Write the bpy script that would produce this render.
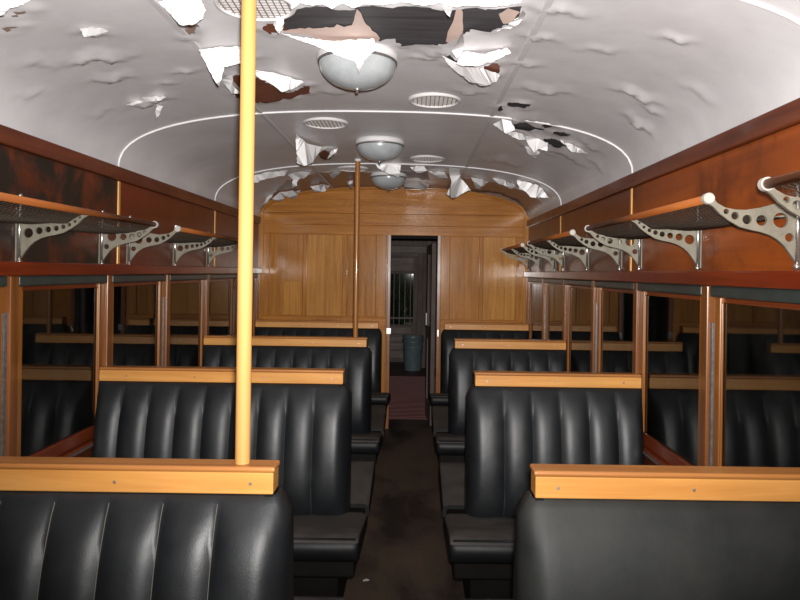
import bpy, bmesh, math, random
import numpy as np
from mathutils import Vector, Matrix, Euler

random.seed(7)
scene = bpy.context.scene
for o in list(bpy.data.objects):
    bpy.data.objects.remove(o)

# ------------------------------------------------------------------ camera
F_PX = 680.0
CAM = Vector((0.0, 0.0, 1.5))
YAW, ROLL = 0.0, 0.014
PP_X, PP_Y = 414.0, 272.0  # the principal point (the picture was cropped off-centre)
cam_d = bpy.data.cameras.new('camera')
cam_d.sensor_width = 36.0
cam_d.lens = F_PX / 800 * 36.0
cam_d.shift_x = -(PP_X - 400.0) / 800
cam_d.shift_y = -(300.0 - PP_Y) / 800
cam_d.clip_start = 0.02
cam = bpy.data.objects.new('camera', cam_d)
scene.collection.objects.link(cam)
ROT = (Matrix.Rotation(YAW, 3, 'Z') @ Matrix.Rotation(math.pi / 2, 3, 'X') @ Matrix.Rotation(ROLL, 3, 'Z'))
cam.matrix_world = Matrix.Translation(CAM) @ ROT.to_4x4()
scene.camera = cam

# ------------------------------------------------------------------ world and the photographer's flash
world = bpy.data.worlds.new('night')
scene.world = world
world.use_nodes = True
world.node_tree.nodes['Background'].inputs[0].default_value = (0.55, 0.6, 0.7, 1)
world.node_tree.nodes['Background'].inputs[1].default_value = 0.004

fl = bpy.data.lights.new('camera_flash', 'SPOT')
fl.energy = 1.0
fl.spot_size = math.radians(112)
fl.spot_blend = 1.0
fl.shadow_soft_size = 0.018
fl.color = (1.0, 0.975, 0.95)
fl.use_nodes = True
nt = fl.node_tree
em = nt.nodes['Emission']
fo = nt.nodes.new('ShaderNodeLightFalloff')
fo.inputs['Strength'].default_value = 125.0
fq = nt.nodes.new('ShaderNodeLightFalloff')
fq.inputs['Strength'].default_value = 340.0
fs = nt.nodes.new('ShaderNodeMath')
nt.links.new(fo.outputs['Linear'], fs.inputs[0])
nt.links.new(fq.outputs['Quadratic'], fs.inputs[1])
nt.links.new(fs.outputs[0], em.inputs['Strength'])
flo = bpy.data.objects.new('camera_flash', fl)
scene.collection.objects.link(flo)
flo.matrix_world = Matrix.Translation(CAM + Vector((0.015, 0.0, 0.045))) @ (Matrix.Rotation(YAW, 3, 'Z') @ Matrix.Rotation(math.pi / 2 + 0.27, 3, 'X')).to_4x4()

vs = scene.view_settings
vs.view_transform = 'Standard'
vs.look = 'None'
vs.gamma = 1.0
vs.use_curve_mapping = False
vs.exposure = 0.0

# ------------------------------------------------------------------ helpers
COL = scene.collection
ROTI = np.array(ROT)

def ray(px, py):
    d = ROT @ Vector((px - PP_X, PP_Y - py, -F_PX))
    return d.normalized()

def project(P):
    """world points (n,3) -> pixels (n,2)"""
    q = (np.asarray(P) - np.array(CAM)) @ ROTI
    return np.stack([PP_X + F_PX * q[:, 0] / -q[:, 2], PP_Y - F_PX * q[:, 1] / -q[:, 2]], 1)

class MB:
    def __init__(s):
        s.v, s.f = [], []
    def add(s, vs_, fs_):
        o = len(s.v)
        s.v += [tuple(p) for p in vs_]
        s.f += [tuple(i + o for i in f) for f in fs_]
        return s
    def box(s, x0, x1, y0, y1, z0, z1):
        if x0 > x1: x0, x1 = x1, x0
        if y0 > y1: y0, y1 = y1, y0
        if z0 > z1: z0, z1 = z1, z0
        return s.add([(x0, y0, z0), (x1, y0, z0), (x1, y1, z0), (x0, y1, z0), (x0, y0, z1), (x1, y0, z1), (x1, y1, z1), (x0, y1, z1)],
                     [(0, 3, 2, 1), (4, 5, 6, 7), (0, 1, 5, 4), (1, 2, 6, 5), (2, 3, 7, 6), (3, 0, 4, 7)])
    def tube(s, pts, r, n=8, cap=True):
        pts = [Vector(p) for p in pts]
        rings = []
        up = Vector((0, 0, 1))
        for i, p in enumerate(pts):
            t = (pts[min(i + 1, len(pts) - 1)] - pts[max(i - 1, 0)]).normalized()
            a = up.cross(t)
            if a.length < 1e-3: a = Vector((1, 0, 0)).cross(t)
            a.normalize(); b = t.cross(a)
            rr = r[i] if isinstance(r, (list, tuple)) else r
            rings.append([p + (a * math.cos(2 * math.pi * k / n) + b * math.sin(2 * math.pi * k / n)) * rr for k in range(n)])
        vv = [q for rg in rings for q in rg]
        ff = []
        for i in range(len(pts) - 1):
            for k in range(n):
                k2 = (k + 1) % n
                ff.append((i * n + k, i * n + k2, (i + 1) * n + k2, (i + 1) * n + k))
        if cap:
            ff.append(tuple(range(n - 1, -1, -1)))
            ff.append(tuple((len(pts) - 1) * n + k for k in range(n)))
        return s.add(vv, ff)
    def lathe(s, prof, c=(0, 0, 0), n=24, axis='z'):
        vv, ff = [], []
        for (r, h) in prof:
            for k in range(n):
                a = 2 * math.pi * k / n
                x, y, z = r * math.cos(a), r * math.sin(a), h
                if axis == 'y': x, y, z = x, h, y
                if axis == 'x': x, y, z = h, x, y
                vv.append((c[0] + x, c[1] + y, c[2] + z))
        for i in range(len(prof) - 1):
            for k in range(n):
                k2 = (k + 1) % n
                ff.append((i * n + k, i * n + k2, (i + 1) * n + k2, (i + 1) * n + k))
        return s.add(vv, ff)
    def build(s, name, mat, parent=None, smooth=False, bevel=0, seg=2, fix=True):
        me = bpy.data.meshes.new(name)
        me.from_pydata(s.v, [], s.f)
        if fix:
            bm = bmesh.new(); bm.from_mesh(me)
            bmesh.ops.recalc_face_normals(bm, faces=bm.faces)
            bm.to_mesh(me); bm.free()
        return link(name, me, mat, parent, smooth, bevel, seg)

def link(name, me, mat, parent=None, smooth=False, bevel=0, seg=2):
    me.materials.append(mat)
    if smooth:
        me.polygons.foreach_set('use_smooth', [True] * len(me.polygons))
    o = bpy.data.objects.new(name, me)
    COL.objects.link(o)
    if parent: o.parent = parent
    if bevel:
        m = o.modifiers.new('bevel', 'BEVEL'); m.width = bevel; m.segments = seg; m.limit_method = 'ANGLE'
    return o

def tag(o, label=None, cat=None, group=None, kind=None):
    if label: o['label'] = label
    if cat: o['category'] = cat
    if group: o['group'] = group
    if kind: o['kind'] = kind
    return o

def empty(name, loc, label=None, cat=None, group=None, kind=None):
    o = bpy.data.objects.new(name, None)
    o.empty_display_size = 0.1
    o.location = loc
    COL.objects.link(o)
    return tag(o, label, cat, group, kind)

# ------------------------------------------------------------------ materials
def srgb(r, g, b):
    f = lambda c: (c / 255 / 12.92) if c / 255 <= 0.04045 else ((c / 255 + 0.055) / 1.055) ** 2.4
    return (f(r), f(g), f(b), 1.0)

def base_mat(name):
    m = bpy.data.materials.new(name)
    m.use_nodes = True
    return m, m.node_tree, m.node_tree.nodes['Principled BSDF']

def noise(nt, scale, detail=4, vec=None, rough=0.55, dist=0.0):
    n = nt.nodes.new('ShaderNodeTexNoise')
    n.inputs['Scale'].default_value = scale
    n.inputs['Detail'].default_value = detail
    n.inputs['Roughness'].default_value = rough
    n.inputs['Distortion'].default_value = dist
    if vec: nt.links.new(vec, n.inputs['Vector'])
    return n.outputs['Fac']

def coords(nt, scale=(1, 1, 1)):
    t = nt.nodes.new('ShaderNodeTexCoord')
    g = nt.nodes.new('ShaderNodeNewGeometry')
    mp = nt.nodes.new('ShaderNodeMapping')
    mp.inputs['Scale'].default_value = scale
    nt.links.new(g.outputs['Position'], mp.inputs['Vector'])
    nt.nodes.remove(t)
    return mp.outputs['Vector']

def ramp(nt, fac, stops):
    r = nt.nodes.new('ShaderNodeValToRGB')
    el = r.color_ramp.elements
    while len(el) < len(stops): el.new(0.5)
    for e, (p, c) in zip(el, stops):
        e.position = p; e.color = c
    nt.links.new(fac, r.inputs['Fac'])
    return r.outputs['Color']

def g(v): return (v, v, v, 1)

def mixc(nt, fac, a, b, mode='MIX'):
    m = nt.nodes.new('ShaderNodeMix'); m.data_type = 'RGBA'; m.blend_type = mode
    for sock, val in ((m.inputs['Factor'], fac), (m.inputs[6], a), (m.inputs[7], b)):
        if hasattr(val, 'links'): nt.links.new(val, sock)
        else: sock.default_value = val
    return m.outputs[2]

def bump(nt, p, h, strength=0.2, dist=0.01):
    b = nt.nodes.new('ShaderNodeBump')
    b.inputs['Strength'].default_value = strength
    b.inputs['Distance'].default_value = dist
    nt.links.new(h, b.inputs['Height'])
    nt.links.new(b.outputs['Normal'], p.inputs['Normal'])

def wood(name, c1, c2, axis='x', rough=0.28, scale=1.0, stain=None, stain_amt=(0.5, 0.7), stain_scale=3.0, coat=0.3, wav=0.05, crough=0.1, wscale=9.0, spec=0.3):
    m, nt, p = base_mat(name)
    lo, hi = 1.6 * scale, 32 * scale
    sc = {'x': (lo, hi, hi), 'y': (hi, lo, hi), 'z': (hi, hi, lo)}[axis]
    v = coords(nt, sc)
    n1 = noise(nt, 1.0, 6, v, 0.6, 0.6)
    col = ramp(nt, n1, [(0.3, c1), (0.72, c2)])
    nb = noise(nt, 1.7, 3, coords(nt))
    col = mixc(nt, 0.35, col, ramp(nt, nb, [(0.35, g(0.55)), (0.65, g(1.0))]), 'MULTIPLY')
    if stain:
        ns = noise(nt, stain_scale, 7, coords(nt, (1, 1, 0.8)), 0.68, 0.3)
        fac = ramp(nt, ns, [(stain_amt[0], g(0)), (stain_amt[1], g(1))])
        col = mixc(nt, fac, col, stain)
    nt.links.new(col, p.inputs['Base Color'])
    nr = noise(nt, 6.0, 5, coords(nt))
    rr = nt.nodes.new('ShaderNodeMapRange')
    rr.inputs['To Min'].default_value = rough * 0.75
    rr.inputs['To Max'].default_value = rough * 1.35
    nt.links.new(nr, rr.inputs['Value'])
    nt.links.new(rr.outputs['Result'], p.inputs['Roughness'])
    p.inputs['Specular IOR Level'].default_value = spec
    p.inputs['Coat Weight'].default_value = coat
    p.inputs['Coat Roughness'].default_value = crough
    bump(nt, p, noise(nt, wscale, 4, coords(nt)), wav, 0.01)
    return m

def plain(name, c, rough=0.5, metal=0.0, var=0.15, scale=20, bmp=0.0, spec=0.5):
    m, nt, p = base_mat(name)
    n = noise(nt, scale, 5, coords(nt))
    col = mixc(nt, 1.0, c, ramp(nt, n, [(0.3, g(1 - var)), (0.7, g(1.0))]), 'MULTIPLY')
    nt.links.new(col, p.inputs['Base Color'])
    p.inputs['Roughness'].default_value = rough
    p.inputs['Metallic'].default_value = metal
    p.inputs['Specular IOR Level'].default_value = spec
    if bmp: bump(nt, p, n, bmp, 0.005)
    return m

HONEY = wood('honey_varnished_wood', srgb(178, 118, 56), srgb(204, 148, 80), 'x', 0.4, 0.9)
HONEY_CAP = wood('worn_honey_wood', srgb(142, 88, 42), srgb(174, 116, 62), 'x', 0.4, 0.9)
OAK_V = wood('panel_oak_upright', srgb(134, 82, 24), srgb(172, 114, 46), 'z', 0.45, 1.0, coat=0.32, wav=0.4, crough=0.13, wscale=40.0, spec=0.12)
OAK_V2 = wood('panel_oak_upright_pale', srgb(148, 94, 32), srgb(186, 130, 58), 'z', 0.45, 1.0, coat=0.32, wav=0.4, crough=0.13, wscale=40.0, spec=0.12)
OAK_H = wood('panel_oak_level', srgb(136, 82, 22), srgb(172, 112, 44), 'x', 0.45, 1.0, coat=0.32, wav=0.4, crough=0.13, wscale=40.0, spec=0.12)
MAHOG_Y = wood('mahogany_ledge', srgb(84, 26, 12), srgb(122, 44, 20), 'y', 0.3, 0.7)
CORNICE = wood('cornice_brown', srgb(76, 34, 18), srgb(112, 54, 28), 'y', 0.4, 0.7)
WALL_R = wood('right_wall_veneer', srgb(116, 52, 14), srgb(150, 74, 24), 'y', 0.42, 0.35, srgb(50, 24, 12), (0.50, 0.74), 3.0, coat=0.12, wav=0.15, crough=0.3, wscale=14.0)
WALL_RF = wood('right_wall_veneer_red', srgb(80, 34, 16), srgb(108, 48, 22), 'y', 0.30, 0.35, srgb(52, 24, 12), (0.58, 0.8), 2.4, coat=0.12, wav=0.15, crough=0.3, wscale=14.0)
WALL_L = wood('left_wall_veneer_stained', srgb(78, 34, 18), srgb(104, 48, 24), 'y', 0.42, 0.35, srgb(36, 28, 22), (0.40, 0.54), 4.0, coat=0.12, wav=0.15, crough=0.3, wscale=14.0)
WALL_LF = wood('left_wall_veneer_red', srgb(84, 32, 18), srgb(110, 46, 24), 'y', 0.32, 0.35, srgb(46, 26, 16), (0.56, 0.75), 2.6, coat=0.12, wav=0.15, crough=0.3, wscale=14.0)
BATTEN = plain('gold_batten', srgb(196, 142, 62), 0.4, 0.0, 0.2)
POST = wood('window_post_wood', srgb(100, 58, 28), srgb(134, 82, 42), 'z', 0.3, 0.8)
SASH = wood('window_sash_wood', srgb(118, 70, 28), srgb(152, 96, 42), 'z', 0.32, 0.8)
SILLW = wood('window_sill_wood', srgb(92, 38, 18), srgb(122, 56, 26), 'y', 0.35, 0.8)
LOWER = wood('lower_wall_wood', srgb(70, 34, 18), srgb(96, 50, 26), 'z', 0.4, 0.8)
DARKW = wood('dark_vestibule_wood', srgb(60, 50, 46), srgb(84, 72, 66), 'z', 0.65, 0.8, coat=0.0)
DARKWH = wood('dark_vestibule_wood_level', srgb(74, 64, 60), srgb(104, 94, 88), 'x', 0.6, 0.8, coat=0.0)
ROD = wood('rack_rod_wood', srgb(128, 68, 28), srgb(160, 94, 44), 'y', 0.5, 0.8, coat=0.03)
CAPM = plain('rack_end_cap_metal', srgb(176, 170, 162), 0.45, 0.15, 0.2, 40)
POLE = wood('pole_cream_wood', srgb(176, 128, 70), srgb(190, 142, 82), 'z', 0.6, 0.5, coat=0.0)
METAL = plain('rack_cast_metal', srgb(124, 118, 104), 0.5, 0.2, 0.3, 30)
CHROME = plain('worn_chrome', srgb(200, 196, 190), 0.22, 0.9, 0.3, 40)
TRACK = plain('window_track_metal', srgb(128, 124, 122), 0.4, 0.5, 0.5, 60)
CASING = plain('blind_casing', srgb(58, 66, 64), 0.4, 0.2, 0.3, 12)
NETM = plain('rack_net_wire', srgb(70, 60, 50), 0.5, 0.4, 0.3, 50)
PAINT_EDGE = plain('peeled_paint_white', srgb(238, 236, 236), 0.6, 0, 0.06, 14)
PAINT_OLD = plain('peeled_paint_grey', srgb(200, 197, 197), 0.6, 0, 0.12, 14)
RIBP = plain('ceiling_rib_paint', srgb(205, 202, 203), 0.5, 0, 0.1)
SEAMP = plain('ceiling_seam_paint', srgb(190, 186, 187), 0.5, 0, 0.1)
CHAR = wood('bare_boards_charcoal', srgb(50, 47, 50), srgb(84, 80, 82), 'x', 0.6, 1.2, coat=0)
RUST = plain('bare_board_rust', srgb(120, 70, 50), 0.6, 0, 0.4, 9)
PRIMER_SHADOW = plain('brown_primer_and_shadow', srgb(150, 124, 112), 0.35, 0, 0.22, 6)
BEIGE = plain('beige_primer', srgb(205, 180, 168), 0.6, 0, 0.14, 8)
VENTP = plain('vent_paint', srgb(205, 200, 200), 0.5, 0, 0.1)
VENTB = plain('vent_backing', srgb(236, 234, 232), 0.6, 0, 0.05)
VENTG = plain('vent_bar_grey', srgb(128, 118, 114), 0.5, 0, 0.2)
BUCKETM = plain('bucket_grey', srgb(92, 104, 108), 0.4, 0.2, 0.3, 10)
MATM = plain('maroon_mat', srgb(100, 52, 48), 0.6, 0, 0.35, 8)
SCREW = plain('screw_steel', srgb(190, 180, 165), 0.35, 0.8, 0.2)
THREAD_D = plain('stitch_thread_dark', srgb(52, 51, 50), 0.7, 0, 0.2)
THREAD = plain('stitch_thread', srgb(100, 95, 84), 0.7, 0, 0.2)
LEAF = plain('shrub_leaf', srgb(96, 140, 74), 0.5, 0, 0.4, 15)
BASEM = plain('bench_base_dark', srgb(16, 14, 12), 0.7, 0, 0.3, spec=0.1)

def leather(name, c, dust, dust_amt, rough, spec=0.42):
    m, nt, p = base_mat(name)
    n = noise(nt, 5.0, 7, coords(nt), 0.65)
    fac = ramp(nt, n, [(0.35, g(0)), (0.75, g(dust_amt))])
    geo = nt.nodes.new('ShaderNodeNewGeometry')
    nt.links.new(mixc(nt, fac, c, dust), p.inputs['Base Color'])
    rr = nt.nodes.new('ShaderNodeMapRange')
    rr.inputs['To Min'].default_value = rough * 0.85
    rr.inputs['To Max'].default_value = rough * 1.3
    nt.links.new(n, rr.inputs['Value'])
    nt.links.new(rr.outputs['Result'], p.inputs['Roughness'])
    p.inputs['Specular IOR Level'].default_value = spec
    v = nt.nodes.new('ShaderNodeTexVoronoi'); v.inputs['Scale'].default_value = 420
    nt.links.new(coords(nt), v.inputs['Vector'])
    mm = nt.nodes.new('ShaderNodeMath'); mm.operation = 'MULTIPLY_ADD'
    nt.links.new(noise(nt, 22, 4, coords(nt)), mm.inputs[0]); mm.inputs[1].default_value = 5.0
    nt.links.new(v.outputs['Distance'], mm.inputs[2])
    bump(nt, p, mm.outputs[0], 0.16, 0.001)
    return m
LEATHER = leather('black_leather', srgb(17, 19, 22), srgb(44, 46, 46), 0.4, 0.41)
LEATHER_WORN = leather('worn_dusty_leather', srgb(22, 24, 24), srgb(46, 46, 43), 0.7, 0.55, 0.34)
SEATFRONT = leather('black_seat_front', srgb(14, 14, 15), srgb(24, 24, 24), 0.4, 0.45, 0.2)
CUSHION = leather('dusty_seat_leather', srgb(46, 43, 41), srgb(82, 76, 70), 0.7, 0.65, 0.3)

def mat_ceiling():
    m, nt, p = base_mat('ceiling_paint')
    n = noise(nt, 1.6, 6, coords(nt), 0.6)
    col = ramp(nt, n, [(0.3, srgb(184, 180, 181)), (0.7, srgb(208, 205, 206))])
    n2 = noise(nt, 9.0, 6, coords(nt), 0.7)
    col = mixc(nt, 0.5, col, ramp(nt, n2, [(0.25, g(0.85)), (0.5, g(1))]), 'MULTIPLY')
    nt.links.new(col, p.inputs['Base Color'])
    p.inputs['Roughness'].default_value = 0.42
    bump(nt, p, noise(nt, 3.0, 3, coords(nt)), 0.10, 0.02)
    return m
CEIL = mat_ceiling()

def mat_floor():
    m, nt, p = base_mat('brown_lino')
    n = noise(nt, 2.2, 6, coords(nt, (1, 0.6, 1)), 0.65, 0.4)
    col = ramp(nt, n, [(0.36, srgb(26, 20, 16)), (0.52, srgb(68, 54, 44)), (0.75, srgb(82, 65, 53))])
    n2 = noise(nt, 30, 4, coords(nt))
    col = mixc(nt, 0.4, col, ramp(nt, n2, [(0.3, g(0.6)), (0.6, g(1))]), 'MULTIPLY')
    nt.links.new(col, p.inputs['Base Color'])
    p.inputs['Roughness'].default_value = 0.65
    return m
FLOORM = mat_floor()

def mat_glass():
    m = bpy.data.materials.new('window_glass'); m.use_nodes = True
    nt = m.node_tree; nt.nodes.clear()
    out = nt.nodes.new('ShaderNodeOutputMaterial')
    tr = nt.nodes.new('ShaderNodeBsdfTransparent'); tr.inputs[0].default_value = (0.5, 0.53, 0.52, 1)
    gl = nt.nodes.new('ShaderNodeBsdfGlossy'); gl.inputs['Roughness'].default_value = 0.025
    gl.inputs['Color'].default_value = (0.95, 0.95, 0.95, 1)
    fr = nt.nodes.new('ShaderNodeFresnel'); fr.inputs['IOR'].default_value = 1.55
    mx = nt.nodes.new('ShaderNodeMixShader')
    df = nt.nodes.new('ShaderNodeBsdfDiffuse'); df.inputs['Color'].default_value = (0.35, 0.36, 0.34, 1)
    mx2 = nt.nodes.new('ShaderNodeMixShader')
    n = noise(nt, 7, 6, coords(nt, (1, 1, 0.4)), 0.65)
    r = ramp(nt, n, [(0.4, g(0.004)), (0.8, g(0.03))])
    nt.links.new(r, mx2.inputs['Fac'])
    nt.links.new(tr.outputs[0], mx2.inputs[1]); nt.links.new(df.outputs[0], mx2.inputs[2])
    nt.links.new(fr.outputs[0], mx.inputs['Fac'])
    nt.links.new(mx2.outputs[0], mx.inputs[1]); nt.links.new(gl.outputs[0], mx.inputs[2])
    nt.links.new(mx.outputs[0], out.inputs['Surface'])
    return m
GLASS = mat_glass()

def mat_bowl():
    m, nt, p = base_mat('frosted_lamp_glass')
    p.inputs['Base Color'].default_value = srgb(178, 184, 184)
    p.inputs['Roughness'].default_value = 0.25
    p.inputs['Subsurface Weight'].default_value = 0.15
    p.inputs['Subsurface Radius'].default_value = (0.02, 0.02, 0.02)
    n = noise(nt, 12, 5, coords(nt))
    nt.links.new(ramp(nt, n, [(0.3, srgb(138, 142, 144)), (0.7, srgb(160, 163, 164))]), p.inputs['Base Color'])
    return m
BOWL = mat_bowl()

# ------------------------------------------------------------------ dimensions (metres; z of the eye is 1.5)
XL, XR, XC, HALF = -1.49, 1.09, -0.20, 1.29
ZE = 1.5
Y_END = 6.5               # partition with the doorway
Y_FAR = 11.3              # end of the space beyond it
Y_BACK = -2.2
Z_SPRING, RISE, NEXP = ZE + 0.50, 0.305, 2.5
RIBS = [0.10, 1.75, 3.41, 5.06]
POSTS = [-1.44, -0.65, 0.145, 0.935, 1.73, 2.52, 3.31, 4.10, 4.89, 5.69, 6.47]
WIN_Z0, WIN_Z1 = ZE - 0.745, ZE - 0.04

def arch(x):
    t = min(1.0, abs(x - XC) / HALF)
    return Z_SPRING + RISE * (1 - t ** NEXP) ** (1 / NEXP)

# arc-length table of the ceiling cross-section
_th = np.linspace(0, math.pi, 4001)
_ax = XC - HALF * np.sign(np.cos(_th)) * np.abs(np.cos(_th)) ** (2 / NEXP)
_az = Z_SPRING + RISE * np.abs(np.sin(_th)) ** (2 / NEXP)
_as = np.concatenate([[0], np.cumsum(np.hypot(np.diff(_ax), np.diff(_az)))])
S_TOT = _as[-1]
def arc_xz(s): return np.interp(s, _as, _ax), np.interp(s, _as, _az)
def arc_s(x): return float(np.interp(x, _ax, _as))

def hit_ceiling(px, py, drop=0.0):
    d = ray(px, py)
    lo, hi = 0.2, 9.0
    t = lo
    while t < hi:
        p = CAM + d * t
        if p.y > Y_END - 0.012:
            t = (Y_END - 0.012 - CAM.y) / d.y
            p = CAM + d * t
            p.z = min(p.z, arch(p.x) - drop)
            return p
        if p.z > arch(p.x) - drop or abs(p.x - XC) > HALF - 0.004:
            break
        t += 0.01
    a, b = t - 0.01, t
    for _ in range(18):
        mth = (a + b) / 2
        p = CAM + d * mth
        if p.z > arch(p.x) - drop or abs(p.x - XC) > HALF - 0.004: b = mth
        else: a = mth
    return CAM + d * a

def jag(poly, amp=1.0, step=4.0, seed=0):
    rnd = random.Random(seed)
    out = []
    for i, a in enumerate(poly):
        b = poly[(i + 1) % len(poly)]
        L = math.hypot(b[0] - a[0], b[1] - a[1])
        n = max(1, int(L / step))
        for k in range(n):
            t = k / n
            j = amp if k else amp * 0.3
            out.append((a[0] + (b[0] - a[0]) * t + rnd.uniform(-j, j), a[1] + (b[1] - a[1]) * t + rnd.uniform(-j, j)))
    return out

# ------------------------------------------------------------------ floor
fl_o = MB().box(XL - 0.1, XR + 0.1, Y_BACK, Y_FAR + 0.1, -0.06, 0).build('floor', FLOORM)
tag(fl_o, 'worn brown linoleum floor along the aisle', 'floor', kind='structure')

# ------------------------------------------------------------------ ceiling with holes where paint has come off, plus one patch for a flake's shadow
HOLES = [   # pixel outline, material, seed
    ([(284, 19), (292, 9), (305, 6), (330, 6), (345, 10), (360, 6), (400, 4), (425, 7), (447, 8), (470, 8), (500, 6), (522, 5), (520, 14), (505, 24), (490, 30), (472, 29), (446, 43), (404, 44), (388, 38), (376, 39), (340, 41), (300, 33), (283, 30)], CHAR, 1),
    ([(261, 27), (267, 22), (275, 24), (279, 31), (270, 33)], RUST, 2),
    ([(228, 77), (240, 74), (262, 78), (275, 85), (286, 92), (298, 88), (309, 84), (309, 92), (296, 96), (275, 101), (252, 102), (236, 97)], RUST, 3),
    ([(184, 27), (197, 22), (194, 31), (187, 37)], PRIMER_SHADOW, 4),  # not bare primer: brown patch painting the shadow below the top-left flake
    ([(480, 66), (497, 61), (500, 71), (490, 77), (484, 74)], RUST, 5),
    ([(443, 53), (452, 55), (460, 62), (452, 64)], CHAR, 6),
    ([(506, 103), (518, 101), (532, 104), (524, 108), (512, 107)], CHAR, 7),
    ([(511, 124), (524, 122), (545, 129), (530, 130), (516, 128)], CHAR, 8),
    ([(541, 124), (549, 122), (553, 126), (545, 127)], CHAR, 9),
    ([(552, 131), (564, 131), (573, 136), (560, 136)], CHAR, 10),
    ([(543, 138), (556, 138), (567, 144), (560, 147), (548, 143)], CHAR, 11),
    ([(496, 107), (501, 104), (503, 109), (499, 111)], CHAR, 15),
    ([(318, 153), (326, 150), (334, 154), (328, 160), (321, 158)], RUST, 12),
    ([(286, 180), (318, 172), (345, 170), (372, 172), (400, 171), (440, 171), (452, 173), (470, 179), (505, 184), (528, 192), (543, 203), (528, 212), (515, 200), (495, 193), (450, 188.6), (393, 187.4), (340, 189.4), (300, 196), (276, 206), (267, 211), (262, 207), (272, 194)], PRIMER_SHADOW, 13),
    ([(9, 16), (22, 14), (30, 9), (18, 12)], PRIMER_SHADOW, 14),
    ([(0, 29), (9, 26), (19, 25), (12, 30)], PRIMER_SHADOW, 16),
]
BUMPS = [   # px, py, half length, half width, angle deg, height m (blistered paint)
    (96, 55, 36, 7, -4, .022), (92, 30, 18, 5, 5, .018), (112, 76, 24, 5, -6, .016), (150, 99, 22, 5, -14, .022), (185, 70, 16, 3, -5, .010),
    (165, 82, 14, 3, -4, .008), (40, 60, 30, 8, 0, .008), (638, 93, 26, 5, 20, .020), (640, 122, 18, 5, 35, .024), (652, 108, 14, 4, 30, .012),
    (676, 37, 20, 4, 10, .014), (545, 88, 30, 5, 6, .014), (600, 48, 24, 4, 4, .008), (525, 62, 18, 4, 6, .012), (540, 36, 20, 4, 8, .012),
    (560, 150, 30, 5, 24, .018), (588, 142, 20, 4, 32, .014), (520, 115, 24, 5, 12, .018), (505, 160, 24, 4, 8, .014), (440, 50, 22, 6, 5, .016),
    (425, 56, 20, 3, 0, .012), (560, 8, 30, 6, 8, .014), (250, 55, 20, 4, 0, .010), (330, 90, 24, 4, 0, .008), (470, 90, 22, 4, 4, .010),
    (535, 145, 22, 4, 20, .018), (600, 165, 16, 4, 40, .012), (700, 90, 24, 6, 30, .008), (100, 110, 20, 6, -20, .006), (30, 92, 18, 5, -10, .010),
]
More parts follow.
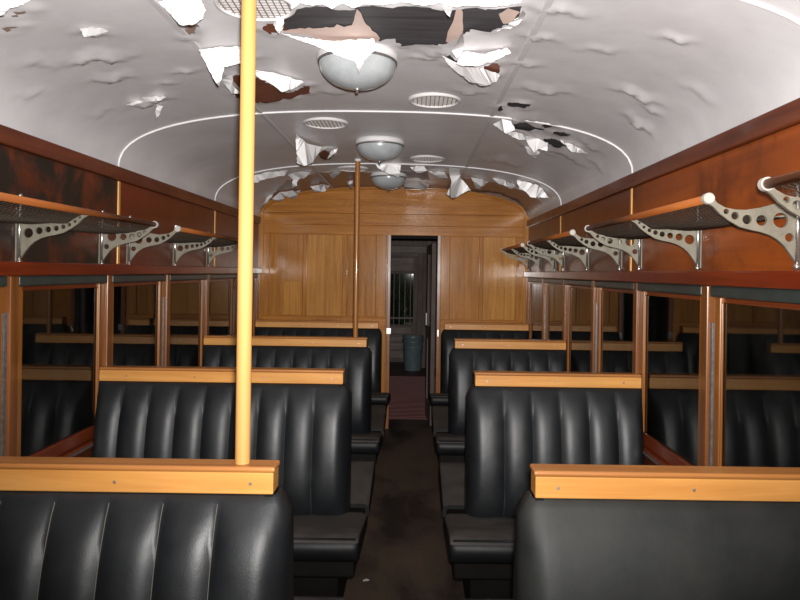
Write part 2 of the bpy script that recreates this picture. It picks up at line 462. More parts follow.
def build_ceiling():
    ys = np.concatenate([np.linspace(Y_BACK, 1.2, 18)[:-1], np.arange(1.2, Y_END, 0.0155), [Y_END]])
    ns = 170
    ss = np.linspace(0, S_TOT, ns)
    ax, az = arc_xz(ss)
    Y, S = np.meshgrid(ys, ss, indexing='ij')
    P2 = np.stack([S.ravel(), Y.ravel()], 1)
    cell = 0.0165
    polys = []
    for poly, mt, sd in HOLES:
        pts = [hit_ceiling(*q) for q in jag(poly, 0.9, 4.0, sd)]
        polys.append((np.array([(arc_s(p.x), p.y) for p in pts]), mt))
    def inside(q, pg):
        x, y = q[:, 0], q[:, 1]
        c = np.zeros(len(q), bool)
        for i in range(len(pg)):
            (x1, y1), (x2, y2) = pg[i], pg[i - 1]
            cond = ((y1 > y) != (y2 > y))
            with np.errstate(divide='ignore', invalid='ignore'):
                xi = (x2 - x1) * (y - y1) / (y2 - y1) + x1
            c ^= cond & (x < xi)
        return c
    best = np.full(len(P2), 1e9); tgt = P2.copy()
    for pg, _ in polys:
        lo, hi = pg.min(0) - 0.05, pg.max(0) + 0.05
        idx = np.where(((P2 > lo) & (P2 < hi)).all(1))[0]
        q = P2[idx]
        for i in range(len(pg)):
            a, b = pg[i - 1], pg[i]
            ab = b - a
            L2 = (ab ** 2).sum() + 1e-12
            t = np.clip(((q - a) @ ab) / L2, 0, 1)
            c = a + t[:, None] * ab
            d = np.hypot(*(q - c).T)
            m = d < best[idx]
            best[idx[m]] = d[m]; tgt[idx[m]] = c[m]
    snap = best < cell * 0.52
    keep_edge = (P2[:, 1] < Y_END - 0.001)
    P2[snap & keep_edge] = tgt[snap & keep_edge]
    x, z = arc_xz(P2[:, 0])
    P = np.stack([x, P2[:, 1], z], 1)
    front = P[:, 1] > 1.0
    pix = np.full((len(P), 2), -1e6)
    pix[front] = project(P[front])
    drop = np.zeros(len(P))
    def ridge(v):      # long rise, steep torn edge
        w = np.clip((1 - v) / 2, 0, 1)
        return np.where(w < 0.2, w / 0.2, (1 - w) / 0.8)
    rs = np.random.RandomState(3)
    for (bx, by, hl, hw, ang, h) in BUMPS:
        a = math.radians(ang)
        dx, dy = pix[:, 0] - bx, pix[:, 1] - by
        u = (dx * math.cos(a) + dy * math.sin(a)) / hl
        v = (-dx * math.sin(a) + dy * math.cos(a)) / hw
        v = v + 0.35 * np.sin(u * 5 + bx) + 0.2 * np.sin(u * 17 + by)
        drop = np.maximum(drop, h * np.exp(-(u ** 2) * 1.6) * ridge(v) * (0.75 + 0.25 * np.sin(u * 9 + by)))
    edge = np.clip(1 - best / 0.05, 0, 1)
    lift = 0.010 * edge * (0.5 + 0.5 * np.sin(P2[:, 0] * 40) * np.sin(P2[:, 1] * 33))
    drop = np.maximum(drop, lift)
    drop[P2[:, 1] > Y_END - 0.02] = 0
    P[:, 2] -= drop
    ny = len(ys)
    i = np.arange(ny - 1)[:, None] * ns + np.arange(ns - 1)[None, :]
    F = np.stack([i, i + 1, i + ns + 1, i + ns], -1).reshape(-1, 4)
    ctr = P2[F].mean(1)
    dele = np.zeros(len(F), bool)
    for pg, _ in polys:
        lo, hi = pg.min(0), pg.max(0)
        idx = np.where(((ctr > lo) & (ctr < hi)).all(1))[0]
        dele[idx] |= inside(ctr[idx], pg)
    me = bpy.data.meshes.new('ceiling')
    me.from_pydata(P.tolist(), [], F[~dele].tolist())
    co = link('ceiling', me, CEIL, None, True)
    tag(co, 'arched pale grey ceiling with paint peeling off', 'ceiling', kind='structure')
    # the boards behind each hole; one brown patch paints a flake's shadow
    for pg, mt in polys:
        (s0, y0), (s1, y1) = pg.min(0) - 0.03, pg.max(0) + 0.03
        y1 = min(y1, Y_END + 0.01)
        a = np.linspace(max(0, s0), min(S_TOT, s1), max(3, int((s1 - s0) / 0.03)))
        x, z = arc_xz(a)
        mb = MB()
        n = len(a)
        vv = [(XC + (x[k] - XC) * 1.004, yy, z[k] + 0.006) for yy in (y0, y1) for k in range(n)]
        mb.add(vv, [(k, k + 1, n + k + 1, n + k) for k in range(n - 1)])
        mb.build('bare_board_or_shadow', mt, co, True)
    return co
ceiling = build_ceiling()
# outer roof shell closing the ceiling above
mb = MB()
a = np.linspace(0, S_TOT, 40); x, z = arc_xz(a)
mb.add([(XC + (x[k] - XC) * 1.03, yy, z[k] + 0.03) for yy in (Y_BACK, Y_END + 0.02) for k in range(40)], [(k, k + 1, 41 + k, 40 + k) for k in range(39)])
mb.build('roof_lining', CHAR, ceiling, True)

# primer smears left inside the big hole
def surf_patch(name, poly, mat, drop, seed, parent, thick=0.0):
    pts = [hit_ceiling(px, py, drop) for px, py in jag(poly, 0.8, 4, seed)]
    bm = bmesh.new()
    vsx = [bm.verts.new(p) for p in pts]
    es = [bm.edges.new((vsx[i], vsx[(i + 1) % len(vsx)])) for i in range(len(vsx))]
    bmesh.ops.triangle_fill(bm, edges=es, use_beauty=True)
    me = bpy.data.meshes.new(name); bm.to_mesh(me); bm.free()
    return link(name, me, mat, parent)
for k, pl in enumerate([[(283, 31), (300, 28), (318, 28), (334, 27), (337, 24), (344, 27), (352, 25), (355, 16), (357, 9), (361, 13), (366, 24), (376, 33), (380, 38), (378, 42), (340, 43), (300, 36)],
                        [(446, 42), (448, 32), (453, 22), (457, 6), (463, 12), (463, 30), (460, 44)],
                        [(499, 14), (508, 8), (520, 12), (512, 22), (503, 24)]]):
    surf_patch('primer_smear', pl, BEIGE, -0.003, 30 + k, ceiling)

FLAKES = [  # outline in pixels, hinge line (two pixels), drop at the far end (m), material
    ([(199, 50), (220, 47), (242, 47), (242, 63), (224, 67), (221, 80), (219, 86), (213, 78)], ((199, 49), (240, 46)), .07, 0),
    ([(158, 2), (175, -4), (200, -2), (206, 10), (203, 18), (192, 25), (180, 25), (170, 14)], ((158, 1), (200, -3)), .05, 0),
    ([(252, 70), (275, 73), (304, 82), (296, 87), (288, 90), (282, 92), (276, 87), (271, 82), (260, 79)], ((252, 70), (304, 80)), .03, 0),
    ([(222, 80), (234, 74), (232, 84), (240, 93), (232, 94)], ((222, 80), (234, 74)), .03, 1),
    ([(273, 24), (277, 18), (284, 15), (283, 28), (279, 34)], ((274, 20), (284, 15)), .03, 0),
    ([(281, 33), (298, 37), (332, 41), (374, 39), (374, 51), (364, 61), (359, 73), (355, 61), (339, 56), (318, 47), (298, 40)], ((290, 34), (374, 38)), .06, 0),
    ([(290, -6), (292, 9), (300, 3), (312, 6), (322, 4), (332, 9), (342, 3), (352, 8), (365, 4), (385, 5), (402, 2), (425, 6), (440, 3), (455, 7), (470, 5), (495, 7), (520, 3), (527, -6)], ((285, -6), (530, -6)), .02, 0),
    ([(445, 3), (453, 4), (450, 17), (447, 15), (443, 9)], ((444, 3), (453, 3)), .04, 0),
    ([(497, 31), (505, 28), (512, 22), (518, 18), (523, 10), (526, 14), (518, 24), (510, 29)], ((500, 33), (526, 16)), .02, 0),
    ([(463, 30), (464, 49), (457, 58), (450, 55), (455, 45)], ((463, 49), (450, 55)), .06, 0),
    ([(456, 64), (463, 52), (485, 54), (507, 48), (511, 53), (496, 60), (478, 66), (462, 66)], ((463, 51), (508, 48)), .035, 0),
    ([(441, 54), (450, 60), (457, 63), (485, 69), (500, 75), (496, 82), (485, 86), (470, 82), (452, 68)], ((441, 54), (500, 73)), .04, 1),
    ([(493, 124), (502, 119), (511, 121), (515, 130), (506, 134)], ((493, 122), (511, 119)), .03, 0),
    ([(525, 138), (532, 136), (548, 143), (547, 151), (538, 149), (534, 153)], ((525, 136), (548, 141)), .03, 0),
    ([(506, 132), (520, 133), (530, 138), (522, 140), (512, 137)], ((506, 131), (530, 136)), .02, 1),
    ([(296, 134), (310, 146), (333, 147), (322, 150), (317, 153), (313, 162), (304, 166), (297, 163)], ((297, 134), (330, 146)), .07, 0),
    ([(327, 159), (331, 151), (338, 148), (336, 153)], ((330, 150), (338, 148)), .03, 0),
    ([(288, 175), (300, 171), (312, 170), (306, 177), (298, 180), (297, 186), (292, 188), (293, 180)], ((288, 173), (312, 169)), .05, 1),
    ([(272, 199), (280, 192), (290, 191), (301, 190), (294, 199), (286, 196), (279, 202)], ((274, 194), (300, 189)), .05, 1),
    ([(250, 176), (268, 172), (288, 170), (284, 176), (266, 179), (252, 184)], ((250, 175), (288, 169)), .03, 1),
    ([(262, 205), (267, 197), (273, 194), (268, 202)], ((266, 196), (273, 193)), .03, 1),
    ([(329, 174), (334, 172), (341, 171), (336, 176), (333, 179)], ((329, 172), (341, 170)), .05, 1),
    ([(310, 186), (322, 184), (330, 186), (326, 191), (314, 192)], ((310, 185), (330, 185)), .03, 1),
    ([(347, 182), (353, 180), (352, 189), (350, 188)], ((347, 181), (353, 180)), .05, 1),
    ([(375, 164), (388, 164), (401, 165), (399, 177), (392, 175), (385, 172), (378, 168)], ((376, 163), (401, 164)), .05, 0),
    ([(449, 168), (460, 169), (460, 178), (466, 184), (471, 190), (462, 194), (453, 199), (446, 194), (452, 184)], ((449, 167), (460, 168)), .10, 0),
    ([(471, 177), (480, 179), (488, 182), (480, 189), (476, 188)], ((471, 176), (488, 181)), .05, 1),
    ([(517, 180), (530, 182), (540, 187), (549, 198), (530, 197), (526, 192), (519, 189)], ((518, 179), (545, 190)), .05, 0),
    ([(492, 178), (505, 180), (516, 185), (512, 189), (498, 184)], ((492, 177), (516, 184)), .03, 1),
    ([(403, 181), (415, 181), (430, 184), (426, 190), (412, 188), (404, 189)], ((403, 180), (430, 183)), .05, 1),
    ([(410, 167), (424, 166), (427, 171), (420, 173), (414, 171)], ((410, 166), (426, 166)), .03, 0),
    ([(428, 171), (444, 172), (448, 178), (436, 177)], ((428, 170), (446, 171)), .03, 1),
    ([(-4, -4), (34, -4), (23, 5), (10, 8), (4, 15), (-4, 15)], ((-4, -4), (34, -4)), .04, 0),
    ([(126, 105), (140, 99), (152, 96), (166, 97), (158, 101), (146, 102), (134, 105)], ((126, 103), (166, 95)), .012, 1),
    ([(157, 104), (163, 106), (160, 114), (156, 120), (155, 112)], ((156, 104), (163, 105)), .04, 1),
    ([(80, 29), (94, 27), (108, 31), (100, 34), (84, 37)], ((80, 27), (108, 29)), .008, 1),
    ([(524, 146), (540, 152), (536, 158), (530, 155)], ((524, 145), (540, 151)), .03, 1),
    ([(560, 140), (575, 146), (588, 154), (572, 152)], ((560, 139), (588, 153)), .02, 1),
]
def build_flake(poly, hinge, drop, mt, seed):
    pl = jag(poly, 0.7, 2.6, seed)
    (hx, hy), (kx, ky) = hinge
    L = math.hypot(kx - hx, ky - hy)
    ds = [abs((kx - hx) * (hy - py) - (hx - px) * (ky - hy)) / L for px, py in pl]
    mx = max(ds)
    rnd = random.Random(seed)
    bm = bmesh.new()
    vv = []
    for (px, py), dd in zip(pl, ds):
        vv.append(bm.verts.new(hit_ceiling(px, py, 0.004 + min(0.22, drop * 2.6) * (dd / mx) ** 1.5 * rnd.uniform(0.85, 1.0))))
    es = [bm.edges.new((vv[i], vv[(i + 1) % len(vv)])) for i in range(len(vv))]
    bmesh.ops.triangle_fill(bm, edges=es, use_beauty=True)
    me = bpy.data.meshes.new('paint_flake'); bm.to_mesh(me); bm.free()
    o = link('paint_flake', me, (PAINT_EDGE, PAINT_OLD)[mt], ceiling)
    m = o.modifiers.new('thickness', 'SOLIDIFY'); m.thickness = 0.0012; m.offset = 0
    return o
for k, (pl, hg, dr, mt) in enumerate(FLAKES):
    build_flake(pl, hg, dr, mt, 100 + k)

# ceiling ribs (half-round mouldings) and long cover strips
for yr in RIBS:
    a = np.linspace(0, S_TOT, 60); x, z = arc_xz(a)
    MB().tube([(x[k], yr, z[k] - 0.002) for k in range(60)], 0.006, 8).build('ceiling_rib', RIBP, ceiling, True)
for sx in (-0.58, 0.58):
    zc = arch(XC + sx)
    MB().box(XC + sx - 0.011, XC + sx + 0.011, Y_BACK, Y_END, zc - 0.004, zc + 0.003).build('cover_strip', SEAMP, ceiling, bevel=0.002)

# ------------------------------------------------------------------ side walls
TN = [0]
def side_wall(side):
    xw = XR if side > 0 else XL
    nm = 'wall_right' if side > 0 else 'wall_left'
    s = side
    body = MB()
    body.box(xw, xw + s * 0.10, Y_BACK, Y_END, 0, WIN_Z0 - 0.06)
    body.box(xw + s * 0.004, xw + s * 0.10, Y_BACK, Y_END, ZE - 0.03, Z_SPRING + 0.02)
    w = body.build(nm, LOWER)
    tag(w, ('right' if s > 0 else 'left') + ' carriage side wall with dark timber panelling', 'wall', kind='structure')
    # upper veneer panels, one per bay between the ribs
    ed = [Y_BACK] + RIBS + [Y_END]
    for i in range(len(ed) - 1):
        y0, y1 = ed[i] + 0.012, ed[i + 1] - 0.012
        mat = (WALL_R if ed[i] < 3 else WALL_RF) if s > 0 else (WALL_L if ed[i] < 3 else WALL_LF)
        ym = (y0 + y1) / 2
        for (ya, yb) in ((y0, ym - 0.0004), (ym + 0.0004, y1)):
            MB().box(xw - s * 0.004, xw + s * 0.005, ya, yb, ZE + 0.018, ZE + 0.435).build('wall_panel', mat, w)
    for yr in RIBS:
        MB().box(xw - s * 0.009, xw + s * 0.004, yr - 0.013, yr + 0.013, ZE + 0.018, ZE + 0.435).build('batten', BATTEN, w, bevel=0.004)
    sn = 'right' if s > 0 else 'left'
    def trim(mb, mat, bev, lab):
        TN[0] += 1
        o = mb.build('trim_%d' % TN[0], mat, bevel=bev)
        return tag(o, lab, 'trim', kind='structure')
    trim(MB().box(xw - s * 0.022, xw + s * 0.01, Y_BACK, Y_END, ZE + 0.437, ZE + 0.503), CORNICE, 0.004, 'brown cornice board along the %s edge of the ceiling' % sn)
    trim(MB().box(xw - s * 0.045, xw + s * 0.02, Y_BACK, Y_END, ZE - 0.034, ZE + 0.018), MAHOG_Y, 0.005, 'dark red ledge above the %s windows' % sn)
    sl = trim(MB().box(xw - s * 0.02, xw + s * 0.09, Y_BACK, Y_END, WIN_Z0 - 0.085, WIN_Z0 - 0.057), SILLW, 0.004, 'brown window sill along the %s wall' % sn)
    MB().box(xw - s * 0.025, xw - s * 0.02, Y_BACK, Y_END, WIN_Z0 - 0.075, WIN_Z0 - 0.066).build('sill_edge', TRACK, sl)
    for k, yp in enumerate(POSTS):
        odd = k % 2 == 1
        po = trim(MB().box(xw - s * 0.014, xw + s * 0.09, yp - 0.027, min(yp + 0.027, Y_END - 0.001), WIN_Z0 - 0.056, ZE - 0.035), POST, 0.004,
                  'window post %d from the end partition on the %s wall' % (len(POSTS) - k, sn))
        if odd:
            MB().box(xw - s * 0.002, xw + s * 0.03, yp - 0.045, yp - 0.028, WIN_Z0 - 0.055, ZE - 0.17).build('window_track', TRACK, po)
    return w
wall_r = side_wall(1)
wall_l = side_wall(-1)

WN = [0]
def window(side, ya, yb, lab):
    WN[0] += 1
    xw = XR if side > 0 else XL
    s = side
    e = empty('window_%d' % WN[0], (xw + s * 0.03, (ya + yb) / 2, WIN_Z0 - 0.05), lab, 'window', kind='structure')
    ox, oy, oz = e.location
    def part(name, x0, x1, y0, y1, z0, z1, mat, par=e, bev=0.004):
        return MB().box(x0 - ox, x1 - ox, y0 - oy, y1 - oy, z0 - oz, z1 - oz).build(name, mat, par, bevel=bev)
    st = 0.05
    fx0, fx1 = xw + s * 0.003, xw + s * 0.05
    zb, zt = WIN_Z0 - 0.055, ZE - 0.075
    part('sash_stile', fx0, fx1, ya, ya + st, zb, zt, SASH)
    part('sash_stile', fx0, fx1, yb - st, yb, zb, zt, SASH)
    part('sash_rail', fx0, fx1, ya + st, yb - st, zb, WIN_Z0, SILLW)
    part('sash_rail', fx0 + s * 0.01, fx1, ya + st, yb - st, zt - 0.02, zt, SILLW)
    part('glazing_bead', fx0 + s * 0.003, fx0 + s * 0.012, ya + st, ya + st + 0.008, WIN_Z0, zt - 0.02, SASH, bev=0.003)
    part('glazing_bead', fx0 + s * 0.003, fx0 + s * 0.012, yb - st - 0.008, yb - st, WIN_Z0, zt - 0.02, SASH, bev=0.003)
    part('pane', fx0 + s * 0.013, fx0 + s * 0.017, ya + st - 0.005, yb - st + 0.005, WIN_Z0 - 0.005, zt - 0.015, GLASS, bev=0)
    part('blind_casing', fx0 - s * 0.018, fx1, ya, yb, ZE - 0.034, zt, CASING, bev=0.008)
    return e
ords = ['nearest the photographer', 'second', 'third', 'fourth', 'fifth', 'sixth', 'seventh']
for sd, nm in ((-1, 'left'), (1, 'right')):
    for k in range(len(POSTS) - 1):
        a_, b_ = POSTS[k] + 0.028, POSTS[k + 1] - (0.046 if (k + 1) % 2 == 1 else 0.028)
        if k < 2: lab = 'dark timber framed window in the %s wall behind the photographer, %s back' % (nm, ('second', 'first')[k])
        else: lab = 'dark timber framed window in the %s wall, number %d counting back from the end partition' % (nm, len(POSTS) - 1 - k)
        window(sd, a_, b_, lab)

# rear closing wall behind the photographer
rw = MB().box(XL - 0.1, XR + 0.1, Y_BACK - 0.08, Y_BACK, 0, 2.4).build('wall_back', OAK_V)
tag(rw, 'plain timber partition behind the photographer', 'wall', kind='structure')

# ------------------------------------------------------------------ end partition with doorway
DX0, DX1, DZ = -0.222, 0.222, ZE + 0.344
def px_x(px, y): return (px - 414) * y / F_PX
def px_z(py, y): return ZE - (py - 272) * y / F_PX
ew = MB()
ew.box(XL, DX0 - 0.03, Y_END + 0.01, Y_END + 0.05, 0, ZE + 0.56)
ew.box(DX1 + 0.03, XR, Y_END + 0.01, Y_END + 0.05, 0, ZE + 0.56)
ew.box(DX0 - 0.03, DX1 + 0.03, Y_END + 0.01, Y_END + 0.05, DZ + 0.01, ZE + 0.56)
# lunette backing
n = 40
xs = np.linspace(XL, XR, n)
top = [arch(v) + 0.03 for v in xs]
vv = [(xs[k], yy, zz) for yy in (Y_END + 0.01, Y_END + 0.05) for k in range(n) for zz in (ZE + 0.40, top[k])]
ff = [(2 * k, 2 * k + 2, 2 * k + 3, 2 * k + 1) for k in range(n - 1)] + [(2 * n + 2 * k, 2 * n + 2 * k + 1, 2 * n + 2 * k + 3, 2 * n + 2 * k + 2) for k in range(n - 1)] + \
     [(2 * k + 1, 2 * k + 3, 2 * n + 2 * k + 3, 2 * n + 2 * k + 1) for k in range(n - 1)]
ew.add(vv, ff)
wall_end = ew.build('wall_front', OAK_H)
tag(wall_end, 'honey brown panelled end partition with the open doorway', 'wall', kind='structure')
YF = Y_END            # front face of stiles
def wp(name, px0, px1, py0, py1, mat, proud=0.0, bev=0.003):
    x0 = XL if px0 is None else px_x(px0, YF)
    x1 = XR if px1 is None else px_x(px1, YF)
    z1 = px_z(py0, YF); z0 = 0.0 if py1 is None else px_z(py1, YF)
    return MB().box(x0, x1, YF - proud, YF + 0.012, z0, z1).build(name, mat, wall_end, bevel=bev)
# rails, stiles, panels (left of the door, then right of it)
wp('rail', None, None, 214.5, 226, OAK_H, 0.012)
wp('rail', None, None, 226, 235.5, OAK_H, 0.006)
wp('rail', 258, 386, 317.5, 330, OAK_H, 0.008)
wp('rail', 441, 529, 319.5, 332, OAK_H, 0.008)
for (a_, b_) in ((258, 269.5), (303, 306.5), (342.5, 347), (376, 386)):
    wp('stile', a_, b_, 235.5, 317.5, OAK_V, 0.008)
for (a_, b_) in ((441, 449.5), (479.5, 483), (516, 529)):
    wp('stile', a_, b_, 235.5, 319.5, OAK_V, 0.008)
for k, (a_, b_) in enumerate(((269.5, 303), (306.5, 342.5), (347, 376))):
    wp('panel', a_ + .3, b_ - .3, 236, 317, (OAK_V, OAK_V2)[k % 2], -0.004)
for k, (a_, b_) in enumerate(((449.5, 479.5), (483, 516))):
    wp('panel', a_ + .3, b_ - .3, 236, 319, (OAK_V, OAK_V2)[k % 2], -0.004)
wp('repair_board', 284, 301, 283, 316.5, OAK_V2, 0.002)
wp('repair_board', 490, 505, 286, 318.5, OAK_V2, 0.002)
wp('wainscot', 258, 386, 330, None, OAK_V, 0.0)
wp('wainscot', 441, 529, 332, None, OAK_V, 0.0)
wp('corner_post', None, 263.5, 214.5, None, OAK_V, 0.02)
wp('corner_post', 523, None, 214.5, None, OAK_V, 0.02)
# lunette boards: courses cut to the arch
def lunette_board(z0, z1, x0, x1, mat, proud):
    m = 24
    def lim(z):
        t = (z - Z_SPRING) / RISE
        t = min(max(t, 0), 0.9999)
        return HALF * (1 - t ** NEXP) ** (1 / NEXP)
    vv, ff = [], []
    zs = np.linspace(z0, z1, 7)
    for yy in (YF - proud, YF + 0.012):
        for zz in zs:
            l = lim(zz) - 0.005
            vv += [(max(x0, XC - l), yy, zz), (min(x1, XC + l), yy, zz)]
    k = len(zs)
    for i in range(k - 1):
        ff.append((2 * i, 2 * i + 1, 2 * i + 3, 2 * i + 2))
        ff.append((2 * k + 2 * i, 2 * k + 2 * i + 2, 2 * k + 2 * i + 3, 2 * k + 2 * i + 1))
        ff.append((2 * i, 2 * i + 2, 2 * k + 2 * i + 2, 2 * k + 2 * i))
        ff.append((2 * i + 1, 2 * k + 2 * i + 1, 2 * k + 2 * i + 3, 2 * i + 3))
    ff += [(0, 2 * k, 2 * k + 1, 1), (2 * k - 2, 2 * k - 1, 4 * k - 1, 4 * k - 2)]
    return MB().add(vv, ff).build('lunette_board', mat, wall_end)
xj = px_x(388, YF)
lunette_board(px_z(214.2, YF), px_z(200.5, YF), XL, xj, OAK_H, 0.004)
lunette_board(px_z(214.2, YF), px_z(200.5, YF), xj + 0.004, XR, OAK_H, 0.0)
lunette_board(px_z(200, YF), px_z(188.2, YF), XL, px_x(430, YF), OAK_H, 0.0)
lunette_board(px_z(200, YF), px_z(188.2, YF), px_x(430, YF) + .004, XR, OAK_H, 0.002)
# arched moulding under the ceiling
pts = []
for k in range(41):
    s_ = S_TOT * k / 40
    x, z = arc_xz(s_)
    xx = XC + (float(x) - XC) * 0.985
    pts.append((xx, YF - 0.006, float(z) - 0.016))
MB().tube(pts, 0.010, 6).build('arch_moulding', OAK_H, wall_end, True)
# door jambs
fr = empty('door_1', (0, Y_END + 0.03, 0), 'open doorway frame in the end partition', 'door', kind='structure')
def dj(name, x0, x1, y0, y1, z0, z1, mat, bev=0.003):
    return MB().box(x0, x1, y0 - Y_END - 0.03, y1 - Y_END - 0.03, z0, z1).build(name, mat, fr, bevel=bev)
dj('jamb', DX0 - 0.03, DX0, Y_END - 0.02, Y_END + 0.07, 0, DZ + 0.012, POST)
dj('jamb_bead', DX0 - 0.043, DX0 - 0.032, Y_END - 0.026, Y_END - 0.004, 0, DZ + 0.03, SASH)
dj('jamb', DX1, DX1 + 0.03, Y_END - 0.02, Y_END + 0.07, 0, DZ + 0.012, POST)
dj('head_shadow', DX0, DX1, Y_END - 0.002, Y_END + 0.07, DZ - 0.028, DZ + 0.012, BASEM)  # near-black strip, the door header's shadow put in as colour
lz = px_z(331, YF)
lt = dj('latch', DX0 - 0.034, DX0 + 0.012, Y_END - 0.045, Y_END - 0.02, lz - 0.03, lz + 0.03, CHROME)
dj('strike_plate', DX1 + 0.004, DX1 + 0.024, Y_END - 0.026, Y_END - 0.019, lz - 0.05, lz + 0.02, CHROME)

# sliding leaf standing open, seen edge-on at the right of the opening
leaf = empty('door_2', (DX1 - 0.03, Y_END + 0.09, 0), 'dark open door leaf standing inside the doorway', 'door', kind='structure')
lx, ly = DX1 - 0.03, Y_END + 0.09
def lp(name, y0, y1, z0, z1, t0, t1, mat):
    return MB().box(t0, t1, y0, y1, z0, z1).build(name, mat, leaf, bevel=0.003)
lp('stile', 0, 0.09, 0.01, 1.78, -0.02, 0.02, DARKW)
lp('stile', 0.43, 0.52, 0.01, 1.78, -0.02, 0.02, DARKW)
for z0, z1 in ((0.01, 0.2), (0.82, 0.95), (1.68, 1.78)):
    lp('rail', 0.09, 0.43, z0, z1, -0.018, 0.018, DARKWH)
lp('panel', 0.09, 0.43, 0.2, 0.82, -0.006, 0.006, DARKW)
lp('pane', 0.09, 0.43, 0.95, 1.68, -0.003, 0.003, GLASS)
lp('handle', 0.44, 0.47, 0.95, 1.08, -0.035, -0.02, TRACK)
leaf.rotation_euler.z = math.radians(4)

# ------------------------------------------------------------------ the space beyond
vb = MB()
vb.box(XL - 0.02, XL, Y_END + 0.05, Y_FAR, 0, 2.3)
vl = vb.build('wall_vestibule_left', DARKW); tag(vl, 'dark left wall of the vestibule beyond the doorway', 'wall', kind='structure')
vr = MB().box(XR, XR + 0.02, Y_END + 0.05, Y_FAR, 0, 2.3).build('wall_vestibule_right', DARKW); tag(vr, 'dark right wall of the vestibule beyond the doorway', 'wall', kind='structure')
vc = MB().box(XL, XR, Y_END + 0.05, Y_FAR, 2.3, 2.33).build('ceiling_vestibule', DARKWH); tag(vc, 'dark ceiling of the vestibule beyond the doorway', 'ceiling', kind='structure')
# second partition
Y2 = 10.66
K2 = Y2 / 7.7
def z2(py, y): return ZE - (py - 272) * y / F_PX
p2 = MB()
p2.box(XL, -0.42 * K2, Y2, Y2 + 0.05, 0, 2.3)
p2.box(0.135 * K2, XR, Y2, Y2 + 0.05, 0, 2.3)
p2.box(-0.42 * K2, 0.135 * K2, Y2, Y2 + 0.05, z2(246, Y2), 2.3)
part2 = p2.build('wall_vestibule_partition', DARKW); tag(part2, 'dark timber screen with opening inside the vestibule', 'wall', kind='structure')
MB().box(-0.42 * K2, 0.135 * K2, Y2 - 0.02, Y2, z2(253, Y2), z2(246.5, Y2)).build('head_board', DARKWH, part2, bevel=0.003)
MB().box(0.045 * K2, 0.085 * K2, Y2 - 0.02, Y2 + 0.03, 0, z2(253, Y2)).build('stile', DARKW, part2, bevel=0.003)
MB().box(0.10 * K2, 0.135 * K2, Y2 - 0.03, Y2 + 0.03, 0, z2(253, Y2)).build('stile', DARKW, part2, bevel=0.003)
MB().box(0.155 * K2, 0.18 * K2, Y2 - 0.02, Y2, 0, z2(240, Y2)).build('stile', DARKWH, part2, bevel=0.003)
# far end wall with glazed upper door
YE = Y_FAR
def ex(px): return (px - 414) * YE / F_PX
def ez(py): return ZE - (py - 272) * YE / F_PX
fe = MB()
wx0, wx1, wz0, wz1 = ex(386), ex(413.5), ez(325), ez(274)
fe.box(XL, wx0, YE, YE + 0.05, 0, 2.3); fe.box(wx1, XR, YE, YE + 0.05, 0, 2.3)
fe.box(wx0, wx1, YE, YE + 0.05, 0, wz0); fe.box(wx0, wx1, YE, YE + 0.05, wz1, 2.3)
far = fe.build('wall_far_end', DARKW); tag(far, 'dark far end wall with a barred window', 'wall', kind='structure')
def fp(name, a, b, c, d, mat, pr, bev=0.003):
    return MB().box(ex(a), ex(b), YE - pr, YE, ez(d), ez(c)).build(name, mat, far, bevel=bev)
fp('head_panel', 386, 416, 258, 271, DARKWH, 0.02)
fp('head_panel', 386, 426, 246.5, 256, DARKWH, 0.035)
for py in (327, 335, 343, 351):
    fp('plank', 386, 412, py, py + 6.6, DARKWH, 0.02)
fp('stile', 413.5, 417.5, 258, 358, DARKW, 0.03)
wfar = empty('window_%d' % (WN[0] + 1), ((wx0 + wx1) / 2, YE + 0.02, wz0), 'barred window in the far end wall beyond the doorway', 'window', kind='structure')
def wf(name, x0, x1, z0, z1, mat, y0=-0.02, y1=0.0):
    cx = (wx0 + wx1) / 2
    return MB().box(x0 - cx, x1 - cx, y0, y1, z0 - wz0, z1 - wz0).build(name, mat, wfar)
wf('pane', wx0, wx1, wz0, wz1, GLASS, 0.005, 0.009)
for k in range(5):
    bx = wx0 + (wx1 - wx0) * (k + 0.5) / 5
    wf('bar', bx - 0.006, bx + 0.006, wz0, wz1, DARKWH)
wf('rail', wx0, wx1, wz0 + 0.10, wz0 + 0.125, DARKWH, -0.024, 0.0)
# shrub outside it
sh = empty('shrub', (ex(400), YE + 0.9, 0), 'green leafy shrub outside the barred far window', 'shrub')
rnd = random.Random(5)
mb = MB()
for k in range(420):
    a_, r_ = rnd.uniform(0, 6.28), rnd.uniform(0, 0.42)
    c = Vector((r_ * math.cos(a_), 0.7 * r_ * math.sin(a_), 0.5 + rnd.uniform(0, 1.05)))
    e_ = Euler((rnd.uniform(0, 6), rnd.uniform(0, 6), rnd.uniform(0, 6))).to_matrix()
    L_ = rnd.uniform(0.05, 0.09)
    q = [c + e_ @ Vector(v) for v in ((-L_, 0, 0), (0, -L_ * .4, .006), (L_, 0, 0), (0, L_ * .4, .006))]
    mb.add(q, [(0, 1, 2, 3)])
fo_ = mb.build('foliage', LEAF, sh, fix=False); fo_['kind'] = 'stuff'
for k in range(4):
    MB().tube([(0.03 * k - .05, 0, -0.02), (0.06 * k - .1, 0.02, 0.5), (0.14 * k - .2, 0, 1.2)], [.018, .012, .004], 6).build('stem', DARKW, sh, True)
# ground under the shrub
gd = MB().box(-2.5, 2.5, YE + 0.1, YE + 3, -0.3, -0.02).build('ground', FLOORM); tag(gd, 'dark ground outside the far end', 'ground', kind='structure')

